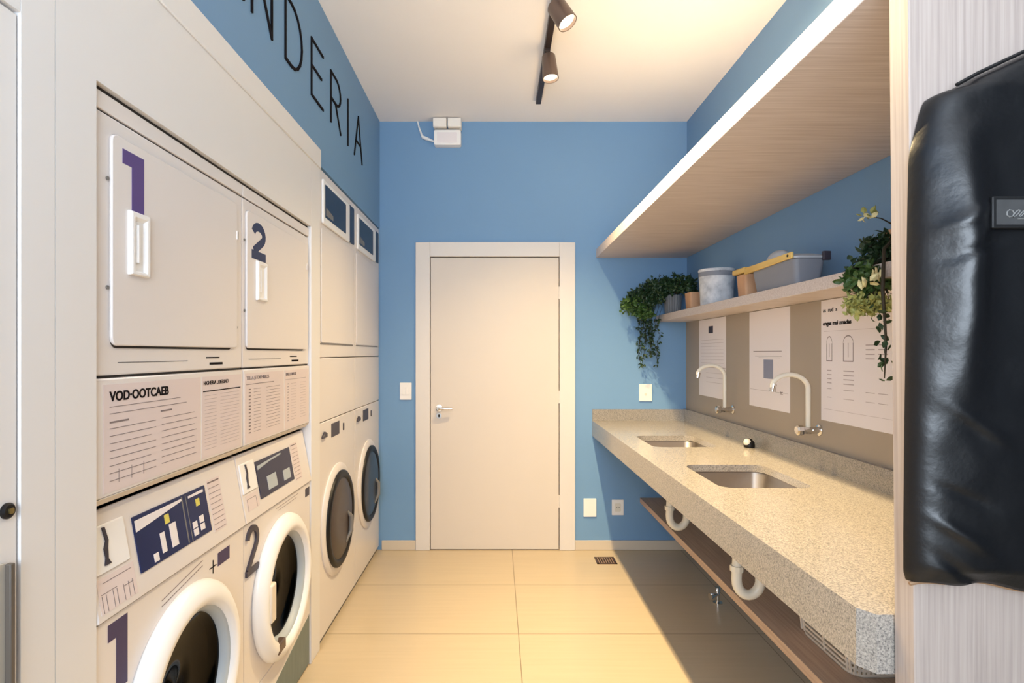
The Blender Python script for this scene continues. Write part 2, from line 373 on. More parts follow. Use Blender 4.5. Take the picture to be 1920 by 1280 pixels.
TH = .0008
def niche_dryer(y0, y1, dy0, dy1, num, label):
    t = thing('dryer', (XM, (y0+y1)/2, 1.082), label, 'dryer')
    obj('body', MB().box(-1.5, XM, y0, y1, 1.366, 1.940), APPL, t, bevel=.004)
    obj('top_panel', MB().box(-1.5, XM+.002, y0, y1, 1.944, 1.982), APPL, t, bevel=.002)
    obj('top_seam', MB().box(-1.4, XM-.004, y0, y1, 1.9822, 1.9918), GAP, t)
    obj('dark_seam', MB().box(-1.4, XM-.006, y0+.002, y1-.002, 1.9401, 1.9439), GAP, t)
    dm = MB().yz(rrect(dy0, dy1, 1.432, 1.904, .018), XM, XM+.008)
    d = obj('door', dm, APPL, t, bevel=.0025)
    obj('door_gasket', MB().yz(rrect(dy0+.004, dy1-.03, 1.4265, 1.906, .018), XM, XM+.002), GAP, t, label='dark shadow gap seal around the door')
    xf = XM+.008
    if num == 1:
        obj('number', MB().yz(ONE(dy0+.034, 1.742, .078, .138), xf, xf+TH), PURPLE, d, label='purple figure 1')
        hy0, hy1, hz0, hz1 = dy0+.053, dy0+.125, 1.597, 1.745
    else:
        obj('number', two_mb(dy0+.035, 1.746, .118, .132, .03, xf, xf+TH), NAVY, d, label='navy figure 2')
        hy0, hy1, hz0, hz1 = dy0+.07, dy0+.153, 1.603, 1.742
    A = [(xf, hy0, hz0),(xf, hy1, hz0),(xf, hy1, hz1),(xf, hy0, hz1)]
    R_ = lambda i, o: [(xf+o, hy0+i, hz0+i*.6),(xf+o, hy1-i, hz0+i*.6),(xf+o, hy1-i, hz1-i),(xf+o, hy0+i, hz1-i)]
    h = MB().loft([A, R_(0,.006), R_(.004,.010), R_(.012,.010), R_(.020,.003)], True, True)
    hh = obj('handle', h, APPL2, d, label='white scooped door pull')
    obj('grip_lip', MB().loft([[(xf+.004, hy0+.02, hz0+.03),(xf+.004, hy0+.034, hz0+.03),(xf+.004, hy0+.034, hz1-.03),(xf+.004, hy0+.02, hz1-.03)],[(xf+.009, hy0+.026, hz0+.03),(xf+.009, hy0+.032, hz0+.03),(xf+.009, hy0+.032, hz1-.03),(xf+.009, hy0+.026, hz1-.03)]]), APPL2, hh)
    for yy, zz in ((dy0-.006, 1.80), (dy0-.006, 1.56), (dy1+.008, 1.50)):
        obj('screw', MB().lathe('x', (XM, yy, zz), [(.0045,0),(.0045,.003)], 10, True, True), GREY, t)
    obj('hinge', MB().yz(rrect(dy1-.008, dy1+.004, 1.785, 1.815, .004), XM, XM+.011), APPL, t, bevel=.002)
    obj('hinge_pin', MB().box(XM+.0105, XM+.0116, dy1-.003, dy1, 1.788, 1.812), GREY, t)
    # strip between door and instruction panel
    obj('printed_line', lines_mb([(dy0+.03, dy0+.32, 1.394), (dy0+.42, dy0+.50, 1.402, .004), (dy0+.44, dy0+.52, 1.384, .007)], XM, XM+TH), INK, t)
    # instruction panel
    obj('seam', MB().box(-1.4, XM-.004, y0+.002, y1-.002, 1.3605, 1.3658), GAP, t)
    obj('front_panel', MB().box(-1.5, XM+.004, y0, y1, 1.100, 1.360), APPL, t, bevel=.004)
    obj('lower_lip', MB().xz([(-1.5,1.082),(XM-.012,1.082),(XM+.003,1.0995),(-1.5,1.0995)], y0, y1), CREAM, t, bevel=.002)
    xs = XM+.004
    w_ = y1-y0
    if num == 1:
        cols = [(y0+.028, y0+.43), (y0+.44, y1-.015)]
    else:
        cols = [(y0+.01, y0+.36), (y0+.37, y1-.012)]
    for k, (a, b) in enumerate(cols):
        s_ = obj('instruction_sheet', MB().yz([(a,1.108),(b,1.108),(b,1.346),(a,1.346)], xs, xs+TH), SHEET, t, label='printed instruction sheet')
        xx = xs+TH
        if num == 1 and k == 0:
            text('heading', 'VOD·OOTCAEB', .030, on_left(xx+.0003, a+.02, 1.309, 1.05, 1), INK, s_, offset=.0008)
            rows = [(a+.02, a+.30, 1.296), (a+.02, a+.33, 1.281), (a+.02, a+.085, 1.262, .004), (a+.21, a+.26, 1.268, .004)]
            for i in range(8):
                z = 1.248-.0165*i
                rows.append((a+.02, a+.19-.02*(i % 3 == 2), z)); rows.append((a+.215, a+.37+.012*(i % 2), z+.002))
            for q in range(3):
                for z in (1.125,): rows += [(a+.05+.045*q, a+.0512+.045*q, 1.14, .03)]
            obj('printed_text', lines_mb(rows, xx, xx+.0005, .0013), GINK, s_)
        elif num == 1:
            text('heading', 'HIGHERIA LOIERIAID', .0165, on_left(xx+.0003, a+.008, 1.322, 1.0, 1), INK, s_)
            obj('rule', lines_mb([(a+.006, b-.006, 1.303, .003)], xx, xx+.0005), INK, s_)
            rows = []
            for i in range(16):
                z = 1.29-.0105*i; rows += [(a+.015, a+.085, z), (a+.11, b-.015, z+.001)]
            obj('printed_text', lines_mb(rows, xx, xx+.0005, .0009), PALEINK, s_)
        else:
            text('heading', 'TELLA JETDILMIBROS' if k == 0 else 'BIRELLIDIRBLISE', .017, on_left(xx+.0003, a+.012, 1.324, 1.2 if k == 0 else 1.0, 1), GINK, s_)
            rows = [(a+.01, a+.25, 1.308, .002)]
            for i in range(14):
                z = 1.29-.0115*i
                rows += [(a+.03, a+.045, z, .004), (a+.07, a+.13, z), (a+.18, b-.04, z)]
            obj('printed_text', lines_mb(rows, xx, xx+.0005, .001), PALEINK if k else GINK, s_)
    return t

def niche_washer(y0, y1, num, label):
    t = thing('washing_machine', (XM, (y0+y1)/2, 0), label, 'washing machine')
    cy = (y0+y1)/2 + (.0 if num == 1 else -.008); cz = .505
    # console slopes back towards the top
    zb, zt = .845, 1.068; xb, xt = XM+.014, XM-.026
    xs = lambda z, o=0: xb+(xt-xb)*(z-zb)/(zt-zb)+o
    body = MB().box(-1.5, XM-.03, y0, y1, .03, 1.068)
    plate_hole(body, y0, y1, .235, .832, cy, cz, .215, XM-.03, XM+.006)
    obj('body', body, APPL, t, smooth=35)
    obj('base_panel', MB().box(-1.45, XM+.004, y0, y1, .01, .229), APPL, t, bevel=.003)
    obj('console', MB().xz([(-1.5, zb-.008), (xb, zb-.008), (xb, zb), (xt, zt), (-1.5, zt)], y0, y1), APPL, t, bevel=.003)
    obj('seam', MB().box(-1.4, XM+.003, y0+.002, y1-.002, .8325, .8365), GAP, t)
    # door
    prof = [(.215,-.03),(.222,.006),(.268,.006),(.274,.014),(.270,.028),(.252,.042),(.232,.050),(.214,.048),(.204,.036),(.198,.012),(.194,-.02)]
    d = obj('door', MB().lathe('x', (XM, cy, cz), prof, 72), APPL2, t, smooth=60)
    obj('gasket', MB().lathe('x', (XM, cy, cz), [(.214,.030),(.205,.034),(.192,.026),(.186,.006),(.186,-.03),(.200,-.05)], 64), GASKET, d, smooth=60, label='grey rubber door gasket')
    obj('glass', MB().lathe('x', (XM, cy, cz), [(.190,.004),(.182,-.004),(.150,-.016),(.08,-.026),(.001,-.028)], 64), CLEAR, d, smooth=80, label='dark round door glass')
    dm = MB().lathe('x', (XM, cy, cz), [(.214,-.03),(.214,-.05),(.26,-.06),(.26,-.42),(.001,-.43)], 48)
    for q in range(3):
        a = q*2*PI/3+.4
        p1 = (cy+.20*math.cos(a), cz+.20*math.sin(a))
        dm.tube([(XM-.08, *p1), (XM-.40, *p1)], [.03,.035], 8)
    t_g = [c for c in d.children if c.name.startswith('glass')][0]; CLEAR.node_tree.nodes['Principled BSDF'].inputs['IOR'].default_value = 1.18; so = t_g.modifiers.new('solid', 'SOLIDIFY'); so.thickness = .004
    obj('drum', dm, DRUM, t, smooth=50, label='dark steel drum')
    hy = cy-.205 if num == 2 else cy+.2
    if num == 2:
        hm = MB().box(XM+.03, XM+.055, cy-.215, cy-.165, cz-.06, cz+.08)
        obj('handle', hm, CREAM, d, bevel=.008, label='cream door grip')
        obj('latch', MB().box(XM+.02, XM+.05, cy-.13, cy-.06, cz-.215, cz-.175), BRONZE, d, bevel=.006)
    # number and decals
    if num == 1:
        obj('number', MB().yz(ONE(y0+.040, .66, .066, .158), XM+.006, XM+.006+TH), PURPLE2, t, label='dark purple figure 1')
    else:
        # the 2 stands left of the door near the top
        obj('number', two_mb(y0+.008, .655, .098, .165, .02, XM+.006, XM+.0135), CHAR, t, label='charcoal figure 2')
    # display
    a, b = (y0+.155, y0+.490) if num == 1 else (y0+.135, y0+.470)
    bz = obj('display', MB().yz([(a,.889),(b,.889),(b,1.022),(a,1.022)], lambda z: xs(z), lambda z: xs(z, .003)), LCD if num == 1 else LCD2, t, label='dark control display')
    ip = lambda z: xs(z, .003); iq = lambda z: xs(z, .0038)
    B = lambda mb, p0, p1, z0, z1: mb.yz([(a+p0*(b-a), z0), (a+p1*(b-a), z0), (a+p1*(b-a), z1), (a+p0*(b-a), z1)], ip, iq)
    m1 = MB()
    m1.yz([(a+.005,.985),(a+.05*1,.990),(a+.62*(b-a),1.008),(a+.62*(b-a),1.014),(a+.005,1.012)], ip, iq)
    if num == 1: m1.yz([(a+.72*(b-a),1.006),(a+.96*(b-a),1.006),(a+.96*(b-a),1.014),(a+.72*(b-a),1.012)], ip, iq)
    B(m1, .27,.33, .905,.955); B(m1, .40,.49, .905,.965); B(m1, .16,.22,.895,.915); B(m1, .72,.79,.900,.918); B(m1,.72,.79,.921,.938); B(m1,.83,.90,.905,.922); B(m1,.83,.90,.926,.945)
    if num == 2: m1 = MB(); m1.yz([(a+.01,.992),(a+.35*(b-a),1.004),(a+.7*(b-a),1.010),(a+.7*(b-a),1.016),(a+.01,1.006)], ip, iq); B(m1,.22,.48,.905,.955); B(m1,.68,.9,.905,.945)
    obj('display_print', m1, PAPER if num == 1 else GASKET, bz)
    if num == 1:
        for q in ((.36,.42,.970,.993), (.82,.88,.975,.995)):
            m2 = MB(); B(m2, *q); obj('yellow_mark', m2, YEL, bz)
        m3 = MB(); B(m3,.62,.635,.892,1.018); B(m3,.68,.688,.892,1.018)
        obj('divider', m3, GREY, bz)
    # soap drawer on the left of the console
    sd = obj('soap_drawer', MB().yz([(y0+.012,.935),(y0+.125,.935),(y0+.125,1.035),(y0+.012,1.035)], lambda z: xs(z,-.002), lambda z: xs(z,.004)), APPL2, t, bevel=.002, label='white drawer front with a dark catch')
    obj('catch', MB().yz([(y0+.04,.95),(y0+.06,.95),(y0+.053,.962),(y0+.057,.985),(y0+.062,1.0),(y0+.057,1.03),(y0+.049,1.03),(y0+.054,1.0),(y0+.045,.985),(y0+.046,.965)], lambda z: xs(z,.004), lambda z: xs(z,.007)), CHAR, sd)
    # diagram left, programme list right
    jp = lambda z: xs(z); jq = lambda z: xs(z, .0007); jr = lambda z: xs(z, .0013)
    s1 = obj('programme_sheet', MB().yz([(b+.018,.875),(b+.095,.875),(b+.095,1.03),(b+.018,1.03)], jp, jq), SHEET, t, label='printed programme list')
    r = [(b+.022, b+.09, 1.022, .004)]+[(b+.022, b+.088, 1.005-.0155*i) for i in range(9)]
    obj('printed_text', lines_mb(r, jq, jr), GINK, s1)
    if num == 1:
        s2 = obj('diagram_sheet', MB().yz([(y0+.012,.852),(y0+.135,.852),(y0+.135,.926),(y0+.012,.926)], jp, jq), SHEET, t, label='printed drawing')
        r = [(y0+.03, y0+.125, .915), (y0+.02, y0+.07, .893), (y0+.09, y0+.125, .885)]
        for q in (.02, .033, .055, .068, .09, .107, .122): r.append((y0+q, y0+q+.0012, .872, .036))
        obj('printed_text', lines_mb(r, jq, jr), GINK, s2)
        fy = y0+.50
        obj('sticker', MB().yz([(fy+.03,.765),(fy+.105,.765),(fy+.105,.805),(fy+.03,.805)], XM+.006, XM+.007), PURPLE2, t, label='small dark sticker')
        obj('star_mark', lines_mb([(fy-.02, fy+.02, .775, .003), (fy-.001, fy+.003, .775, .04)], XM+.006, XM+.007), INK, t)
        obj('printed_line', MB().yz([(y0+.24,.785),(y0+.44,.815),(y0+.44,.817),(y0+.24,.787)], XM+.006, XM+.0068).yz([(y0+.24,.770),(y0+.44,.800),(y0+.44,.802),(y0+.24,.772)], XM+.006, XM+.0068), GINK, t)
    else:
        s2 = obj('diagram_sheet', MB().yz([(y0+.022,.872),(y0+.12,.872),(y0+.12,.926),(y0+.022,.926)], jp, jq), SHEET, t, label='printed drawing')
        obj('printed_text', lines_mb([(y0+.03, y0+.10, .912), (y0+.03,y0+.0312,.892,.036), (y0+.10,y0+.1012,.892,.036)], jq, jr), GINK, s2)
        obj('sticker', MB().yz([(y1-.06,.775),(y1-.008,.775),(y1-.008,.812),(y1-.06,.812)], XM+.006, XM+.007), CHAR, t, label='small dark sticker')
        obj('printed_line', lines_mb([(y0+.28, y0+.52, .815), (y0+.30, y0+.5, .803)], XM+.006, XM+.0068), GINK, t)
        obj('corner_patch', MB().yz([(y1-.004,.228),(y1-.50,.120),(y1-.50,.012),(y1-.004,.012)], XM+.0041, XM+.0052), TEAL, t, label='grey green triangular patch low on the front')  # flat grey-green patch over the base panel
    return t

niche_dryer(1.204, 1.910, 1.256, 1.862, 1, 'white dryer with a purple figure 1 on its square door')
niche_dryer(1.914, 2.584, 1.934, 2.545, 2, 'white dryer with a navy figure 2 on its square door')
niche_washer(1.204, 1.910, 1, 'front-loading white washing machine marked with a dark purple 1')
niche_washer(1.914, 2.584, 2, 'front-loading white washing machine marked with a charcoal 2')

def wall_dryer(y0, y1, label):
    t = thing('dryer', (XL, (y0+y1)/2, 1.080), label, 'dryer', 'tall dryers beside the end wall')
    xm = XL-.006
    obj('body', MB().box(-1.5, xm, y0, y1, 1.395, 2.305), APPL, t, bevel=.003)
    obj('lower_panel', MB().box(-1.5, xm, y0, y1, 1.080, 1.391), APPL, t, bevel=.003)
    obj('door', MB().yz(rrect(y0+.02, y1-.055, 1.466, 2.02, .012), xm, xm+.006), APPL, t, bevel=.002)
    obj('door_gap', MB().yz([(y0+.015,1.458),(y1-.05,1.458),(y1-.05,1.463),(y0+.015,1.463)], xm, xm+.002), GREY, t)
    bz = obj('fascia', MB().yz(rrect(y0+.03, y1-.16, 2.045, 2.262, .012), xm, xm+.012), APPL2, t, bevel=.004)
    obj('window', MB().yz(rrect(y0+.057, y0+.437, 2.078, 2.240, .006), xm+.012, xm+.013), WIN, bz, label='dark display window')
    obj('window_print', MB().yz([(y0+.07,2.09),(y0+.19,2.09),(y0+.19,2.115),(y0+.07,2.13)], xm+.013, xm+.0135), GREY, bz)
    obj('vertical_window', MB().yz(rrect(y0+.54, y0+.645, 2.055, 2.268, .008), xm, xm+.006), WIN, t, label='narrow dark window')
    return t
def wall_washer(y0, y1, cy, cz, r, glass, label):
    t = thing('washing_machine', (XL, (y0+y1)/2, 0), label, 'washing machine', 'washers beside the end wall')
    xm = XL-.006
    obj('body', MB().box(-1.5, xm, y0, y1, .028, 1.076), APPL, t, bevel=.003)
    obj('plinth', MB().box(-1.5, xm-.012, y0+.005, y1-.005, 0, .028), GREY, t)
    obj('screen', MB().yz(rrect(y0+.20, y0+.345, .982, 1.052, .004), xm, xm+.002), CHAR, t, label='small dark display')
    obj('knob', MB().yz([(y0+.03,1.0),(y0+.10,1.0),(y0+.10,1.02),(y0+.07,1.03),(y0+.04,1.012)], xm, xm+.012), CHAR, t, bevel=.003)
    obj('button', MB().yz(rrect(y0+.42, y0+.435, .99, 1.03, .003), xm, xm+.004), CHAR, t)
    ring = obj('door', MB().lathe('x', (xm, cy, cz), [(r+.045,-.002),(r+.045,.006),(r+.03,.014),(r+.005,.016)], 64), APPL, t, smooth=50)
    obj('rim', MB().lathe('x', (xm, cy, cz), [(r+.006,0),(r+.006,.024),(r-.006,.032),(r-.028,.030),(r-.034,.022)], 64), BLACK, ring, smooth=60, label='black door rim')
    obj('glass', MB().lathe('x', (xm, cy, cz), [(r-.032,.022),(r-.05,.030),(r*.5,.036),(.001,.037)], 64), glass, ring, smooth=80)
    obj('handle', MB().tube([(xm+.03, cy+r*.35, cz+.01),(xm+.048, cy+r*.42, cz-.02),(xm+.048, cy+r*.42, cz-.10),(xm+.03, cy+r*.25, cz-.15)], [.009,.013,.012,.006], 8), GREY, ring, smooth=60, label='grey door grip')
    return t
wall_dryer(2.722, 3.405, 'white dryer with dark windows, stacked next to the joinery upright')
wall_dryer(3.411, 4.094, 'white dryer with dark windows, stacked against the end wall')
wall_washer(2.722, 3.405, 3.03, .54, .245, DGLASS, 'white washing machine with brownish black round door, next to the joinery upright')
wall_washer(3.411, 4.094, 3.75, .56, .240, DGLASS2, 'white washing machine with blue black round door, against the end wall')

# lettering on the blue wall
sg = thing('wall_lettering', (XL, 2.5, 2.6), 'thin black capital letters ending NDERIA on the blue wall above the machines', 'sign')
LZ0, LZ1, LT = 2.592, 2.848, .011
def strokes(paths):
    mb = MB()
    for p in paths:
        for i in range(len(p)-1):
            a = Vector(p[i]); b = Vector(p[i+1]); d = (b-a).normalized(); n_ = Vector((-d.y, d.x))*LT/2; a = a-d*LT*.45; b = b+d*LT*.45
            mb.yz([tuple(a+n_), tuple(b+n_), tuple(b-n_), tuple(a-n_)], XL+.0001, XL+.006+.00005*i)
    return mb
def letter(ch, y0, w_):
    g = lambda u, v: (y0+u*w_, LZ0+v*(LZ1-LZ0))
    arc = lambda cu, cv, ru, rv, a0, a1, n=10: [g(cu+ru*math.cos(math.radians(a0+(a1-a0)*i/n)), cv+rv*math.sin(math.radians(a0+(a1-a0)*i/n))) for i in range(n+1)]
    P = {'L': [[g(0,1),g(0,0),g(1,0)]], 'A': [[g(0,0),g(.5,1),g(1,0)],[g(.2,.38),g(.8,.38)]], 'V': [[g(0,1),g(.5,0),g(1,1)]],
         'N': [[g(0,0),g(0,1),g(1,0),g(1,1)]], 'D': [[g(0,0),g(0,1)], [g(0,1)]+arc(.35,.5,.65,.5,90,-90)+[g(0,0)]],
         'E': [[g(1,1),g(0,1),g(0,0),g(1,0)],[g(0,.53),g(.85,.53)]], 'R': [[g(0,0),g(0,1)],[g(0,1)]+arc(.5,.74,.48,.26,90,-90)+[g(0,.48)],[g(.45,.48),g(1,0)]],
         'I': [[g(.5,0),g(.5,1)]]}[ch]
    obj('letter', strokes(P), INK, sg, smooth=0)
for ch, y, w_ in (('L', 1.17, .13), ('A', 1.33, .19), ('V', 1.50, .19), ('A', 1.70, .19), ('N', 1.956, .172), ('D', 2.266, .19), ('E', 2.584, .17), ('R', 2.885, .18), ('I', 3.205, .02), ('A', 3.36, .19)):
    letter(ch, y, w_)

# ------------------------------------------------------------------ ceiling track and spots
tx = .272
tk = obj('lighting_track', MB().box(tx-.017, tx+.017, 1.75, 3.75, H-.030, H), TRACKM, bevel=.003)
tag(tk, 'dark straight lighting track on the white ceiling', 'lighting track')
def spot(y, direc, length, r0, r1, label, arm_dx, drop=.085, power=1.0):
    t = thing('track_spotlight', (tx, y, H-.03), label, 'spotlight', 'spotlights on the ceiling track')
    dv = Vector(direc).normalized()
    piv = Vector((tx+arm_dx, y, H-.03-drop))
    c0 = piv - dv*length*.45
    hs = MB().lathe(dv, c0, [(.004,0),(r0*.9,.0),(r0,.006),(r1,length),(r1-.004,length),(r1-.006,length-.02)], 32, True, False)
    obj('housing', hs, BRONZE, t, smooth=40, label='bronze cylindrical shade')
    ln = MB().lathe(dv, c0, [(r1-.006, length-.016),(r1*.7, length-.010),(.002, length-.007)], 32)
    obj('lens', ln, LENS, t, label='glowing lamp face')
    ar = MB().box(tx-.014, tx+.014, y-.03, y+.03, H-.052, H-.0305).tube([(tx, y, H-.05), (tx, y, H-.07), piv], .007, 8)
    obj('mount', ar, TRACKM, t, bevel=.002)
    obj('pivot', MB().tube([piv+Vector((-.016,0,.012)), piv+Vector((-.010,0,-.008)), piv+Vector((.004,0,-.016)), piv+Vector((.018,0,-.006)), piv+Vector((.022,0,.014))], .0045, 8), CHROME, t, smooth=60)
    lp = c0+dv*(length+.012)
    l = light('spot_lamp', 'SPOT', lp, SPOT_E*power, WARM, spot_size=math.radians(128), spot_blend=1.0, shadow_soft_size=.016)
    l.rotation_euler = dv.to_track_quat('-Z', 'Y').to_euler()
    return t
spot(2.60, (.54, -.25, -1.0), .115, .044, .047, 'bronze spotlight nearer the camera, tilted to the right', .02)
spot(3.08, (.08, -.12, -1.0), .135, .036, .044, 'bronze spotlight at the far end of the track, pointing down', .012, power=.85)

spot(1.90, (.50, .10, -1.0), .115, .040, .045, 'bronze spotlight added out of view on the near end of the track', .012)  # added unseen spotlight that lights the near end of the counter

# ------------------------------------------------------------------ right side: partition, shelves, counter
pt = MB().loft([[(.714,1.0,H),(1.75,1.0,H),(1.75,1.05,H),(.714,1.05,H)], [(.742,1.0,0),(1.75,1.0,0),(1.75,1.05,0),(.742,1.05,0)]])
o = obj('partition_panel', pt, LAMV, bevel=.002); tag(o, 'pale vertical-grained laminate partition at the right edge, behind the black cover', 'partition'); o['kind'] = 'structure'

us = obj('upper_wall_shelf', MB().box(.715, XR, 1.052, D, 2.103, 2.165), LAM, bevel=.0015)
tag(us, 'long deep pale wood-grain shelf, the upper one, on the right wall', 'shelf')
ls = obj('lower_wall_shelf', MB().box(1.146, XR, 1.40, D, 1.638, 1.684), LAM, bevel=.0015)
tag(ls, 'narrow pale wood-grain shelf holding buckets and plants', 'shelf')
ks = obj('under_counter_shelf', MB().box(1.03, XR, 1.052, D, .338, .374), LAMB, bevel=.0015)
tag(ks, 'long brownish wood shelf beneath the stone counter', 'shelf')

# counter
SX0, SX1 = .81, 1.15
sinks = [(2.045, 2.475), (2.935, 3.345)]
CT = .93
ct = thing('stone_counter', (1.03, 2.6, .82), 'long speckled stone counter with two sinks and upstand', 'counter')
def slab(mb, y0, y1): mb.box(.72, XR-.0065, y0, y1, CT-.03, CT)
top = MB()
ys = [1.055]
for a, b in sinks:
    slab(top, ys[-1], a-.03); ys.append(b+.03)
    # ring around the bowl
    hole = rrect(SX0, SX1, a, b, .055, 8)
    cx, cyy = (SX0+SX1)/2, (a+b)/2
    X0, X1, Ya, Yb = .72, XR-.0065, a-.03, b+.03
    extra = []
    pts = []
    for (x, y) in hole:
        pts.append((math.atan2(y-cyy, x-cx) % (2*PI), x, y))
    for x in (X0, X1):
        for y in (Ya, Yb):
            an = math.atan2(y-cyy, x-cx) % (2*PI)
            pts.append((an, None, (x, y)))
    pts.sort(key=lambda p: p[0])
    def onhole(an):
        hs_ = sorted([(p[0], p[1], p[2]) for p in pts if p[1] is not None])
        best = min(range(len(hs_)), key=lambda i: abs(hs_[i][0]-an))
        nx = None
        for i in range(len(hs_)):
            p, q = hs_[i], hs_[(i+1) % len(hs_)]
            if p[0] <= an <= q[0]:
                k = (an-p[0])/(q[0]-p[0]+1e-9); return (p[1]+(q[1]-p[1])*k, p[2]+(q[2]-p[2])*k)
        return hs_[best][1:]
    inn, out = [], []
    for an, x, y in pts:
        if x is None: inn.append(onhole(an)); out.append(y); continue
        c, s_ = math.cos(an), math.sin(an)
        tt = min((X1-cx)/c if c > 1e-9 else (X0-cx)/c if c < -1e-9 else 1e9, (Yb-cyy)/s_ if s_ > 1e-9 else (Ya-cyy)/s_ if s_ < -1e-9 else 1e9)
        inn.append((x, y)); out.append((cx+c*tt, cyy+s_*tt))
    m = len(inn)
    vs = [(*p, CT) for p in out]+[(*p, CT) for p in inn]+[(*p, CT-.03) for p in out]+[(*p, CT-.03) for p in inn]
    fs = []
    for i in range(m):
        j = (i+1) % m
        fs += [(i,j,m+j,m+i), (2*m+i,3*m+i,3*m+j,2*m+j), (m+i,m+j,3*m+j,3*m+i), (i,2*m+i,2*m+j,j)]
    top.add(vs, fs)
slab(top, ys[-1], D)
obj('worktop', top, GRAN, ct, smooth=0)
obj('apron', MB().xy([(.685,1.085),(.705,1.055),(.72,1.055),(.72,D),(.685,D)], CT-.11, CT).box(.72, XR-.0065, 1.055, 1.075, CT-.11, CT-.03), GRAN, ct, smooth=0)
obj('upstand', MB().box(XR-.026, XR-.0065, 1.055, D-.0005, CT, 1.015).box(.685, XR-.026, D-.020, D-.0005, CT, 1.012), GRAN, ct, smooth=0)
for k, (a, b) in enumerate(sinks):
    bow = MB()
    L = lambda ins, z, r: [(x, y, z) for x, y in rrect(SX0+ins, SX1-ins, a+ins, b-ins, r, 8)]
    bow.loft([L(-.006, CT-.031, .058), L(-.004, CT-.034, .058), L(.004, CT-.15, .055), L(.02, CT-.168, .05), L(.05, CT-.172, .04)], False, True)
    s_ = obj('sink_bowl', bow, STEEL, ct, smooth=60, label='brushed steel undermount bowl')
    sm = s_.modifiers.new('solid', 'SOLIDIFY'); sm.thickness = .0015; sm.offset = -1
    obj('drain_cup', MB().lathe('z', ((SX0+SX1)/2, (a+b)/2, CT-.1715), [(.034,0),(.034,.003),(.026,.003),(.022,-.0)], 28, True, True), CHROME, s_, label='chrome drain ring')

# taps
def tap(y, ztop, reach, label, gauge=1):
    t = thing('wall_tap', (XR-.006, y, 1.09), label, 'tap', 'swan neck wall taps over the sinks')
    x = XR-.006
    b = MB().lathe('x', (x, y, 1.09), [(.024,0),(.024,-.006),(.014,-.010),(.014,-.038),(.016,-.04),(.016,-.07)], 20, True, True)
    obj('valve_body', b, CHROME, t, smooth=50)
    obj('knob', MB().lathe('x', (x, y, 1.09), [(.020,-.072),(.022,-.078),(.022,-.094),(.016,-.10)], 8, True, True), CHROME, t)
    px = x-.05
    pts = [(px, y, 1.095), (px, y, ztop-.05)]
    R = reach/2
    for i in range(0, 13):
        a = PI*(i/12)*.9; pts.append((px-R+R*math.cos(a), y, ztop-.05+.06*math.sin(a)))
    pts.append((px-reach+.006, y, ztop-.055))
    obj('spout', MB().tube(pts, .010, 12), CREAM if False else PVC, t, smooth=60, label='pale curved spout')
    obj('nozzle', MB().tube([(px-reach+.010, y, ztop-.03),(px-reach+.004, y, ztop-.062)], .012, 12), CHROME, t, smooth=60)
    return t
tap(3.28, 1.335, .16, 'white swan neck wall tap beside the far narrow notice')
tap(2.40, 1.315, .155, 'white swan neck wall tap between the middle and the nearest notice')
sb = thing('soap_pump_knob', (1.30, 2.93, CT+.001), 'small round black knob with pale cap on the counter between the sinks', 'knob')
obj('base', MB().lathe('z', (1.30, 2.93, CT+.001), [(.026,0),(.028,.008),(.025,.026),(.012,.042),(.001,.046)], 20, True), BLACK, sb, smooth=60)
obj('cap', MB().lathe(Vector((-.7,-.2,.7)), (1.291, 2.926, CT+.024), [(.020,0),(.018,.012),(.010,.021),(.001,.024)], 20, True), PVC, sb, smooth=60, label='pale cap')

# traps below the sinks
for k, (a, b) in enumerate(sinks):
    y = (a+b)/2
    t = thing('sink_trap', (1.0, y, .74), ['white bottle-neck drain trap hanging under the nearer sink', 'white drain trap hanging under the farther sink'][k], 'drain trap', 'drain traps below the counter')
    x0 = 1.0
    obj('collar', MB().lathe('z', (.975, y, .69), [(.03,0),(.032,.02),(.03,.06)], 20, True, True), PVC, t)
    pts = [(.962, y, .72), (.952, y, .52)]
    for i in range(1, 12):
        q = PI+PI*i/12; pts.append((x0+.048*math.cos(q), y, .515+.055*math.sin(q)*1.1))
    pts += [(1.048, y, .53), (1.052, y+.0, .575), (1.09, y, .60), (XR-.004, y, .60)]
    obj('bent_pipe', MB().tube(pts, .020, 14), PVC, t, smooth=60)
    obj('nut', MB().lathe('z', (.953, y, .55), [(.026,0),(.026,.022)], 10, True, True), PVC, t)

# stop valve
vt = thing('floor_valve', (1.25, 3.22, 0), 'small chrome valve standing on the floor under the lower shelf', 'valve')
obj('stem', MB().lathe('z', (1.25,3.22,0), [(.026,0),(.026,.006),(.010,.008),(.010,.07),(.014,.072),(.014,.09)], 16, True, True), CHROME, vt)
obj('knob', MB().tube([(1.25,3.22,.05),(1.215,3.20,.05),(1.195,3.19,.05)], [.009,.012,.018], 10), CHROME, vt)

# laundry basket
bk = thing('laundry_basket', (1.235, 1.98, .3745), 'cream plastic laundry basket with slotted sides on the shelf under the counter', 'basket')
BX0, BX1, BY0, BY1 = 1.118, 1.352, 1.80, 2.165
Z0, Z1 = .3745, .60
def bloop(t, ins=0, n=8):
    e = (1-t)*.022+ins
    return [(x, y, Z0+(Z1-Z0)*t) for x, y in rrect(BX0+e, BX1-e, BY0+e, BY1-e, .05-ins*.5, n)]
def bring(mb, t0, t1, th=.004):
    mb.loft([bloop(t0), bloop(t1), bloop(t1, th), bloop(t0, th), bloop(t0)], False, False)
body = MB()
body.loft([bloop(0), bloop(.015)])
bring(body, 0, .045)
for q in range(12): bring(body, .085+.078*q, .122+.078*q)
l0, l1 = bloop(.0), bloop(1)
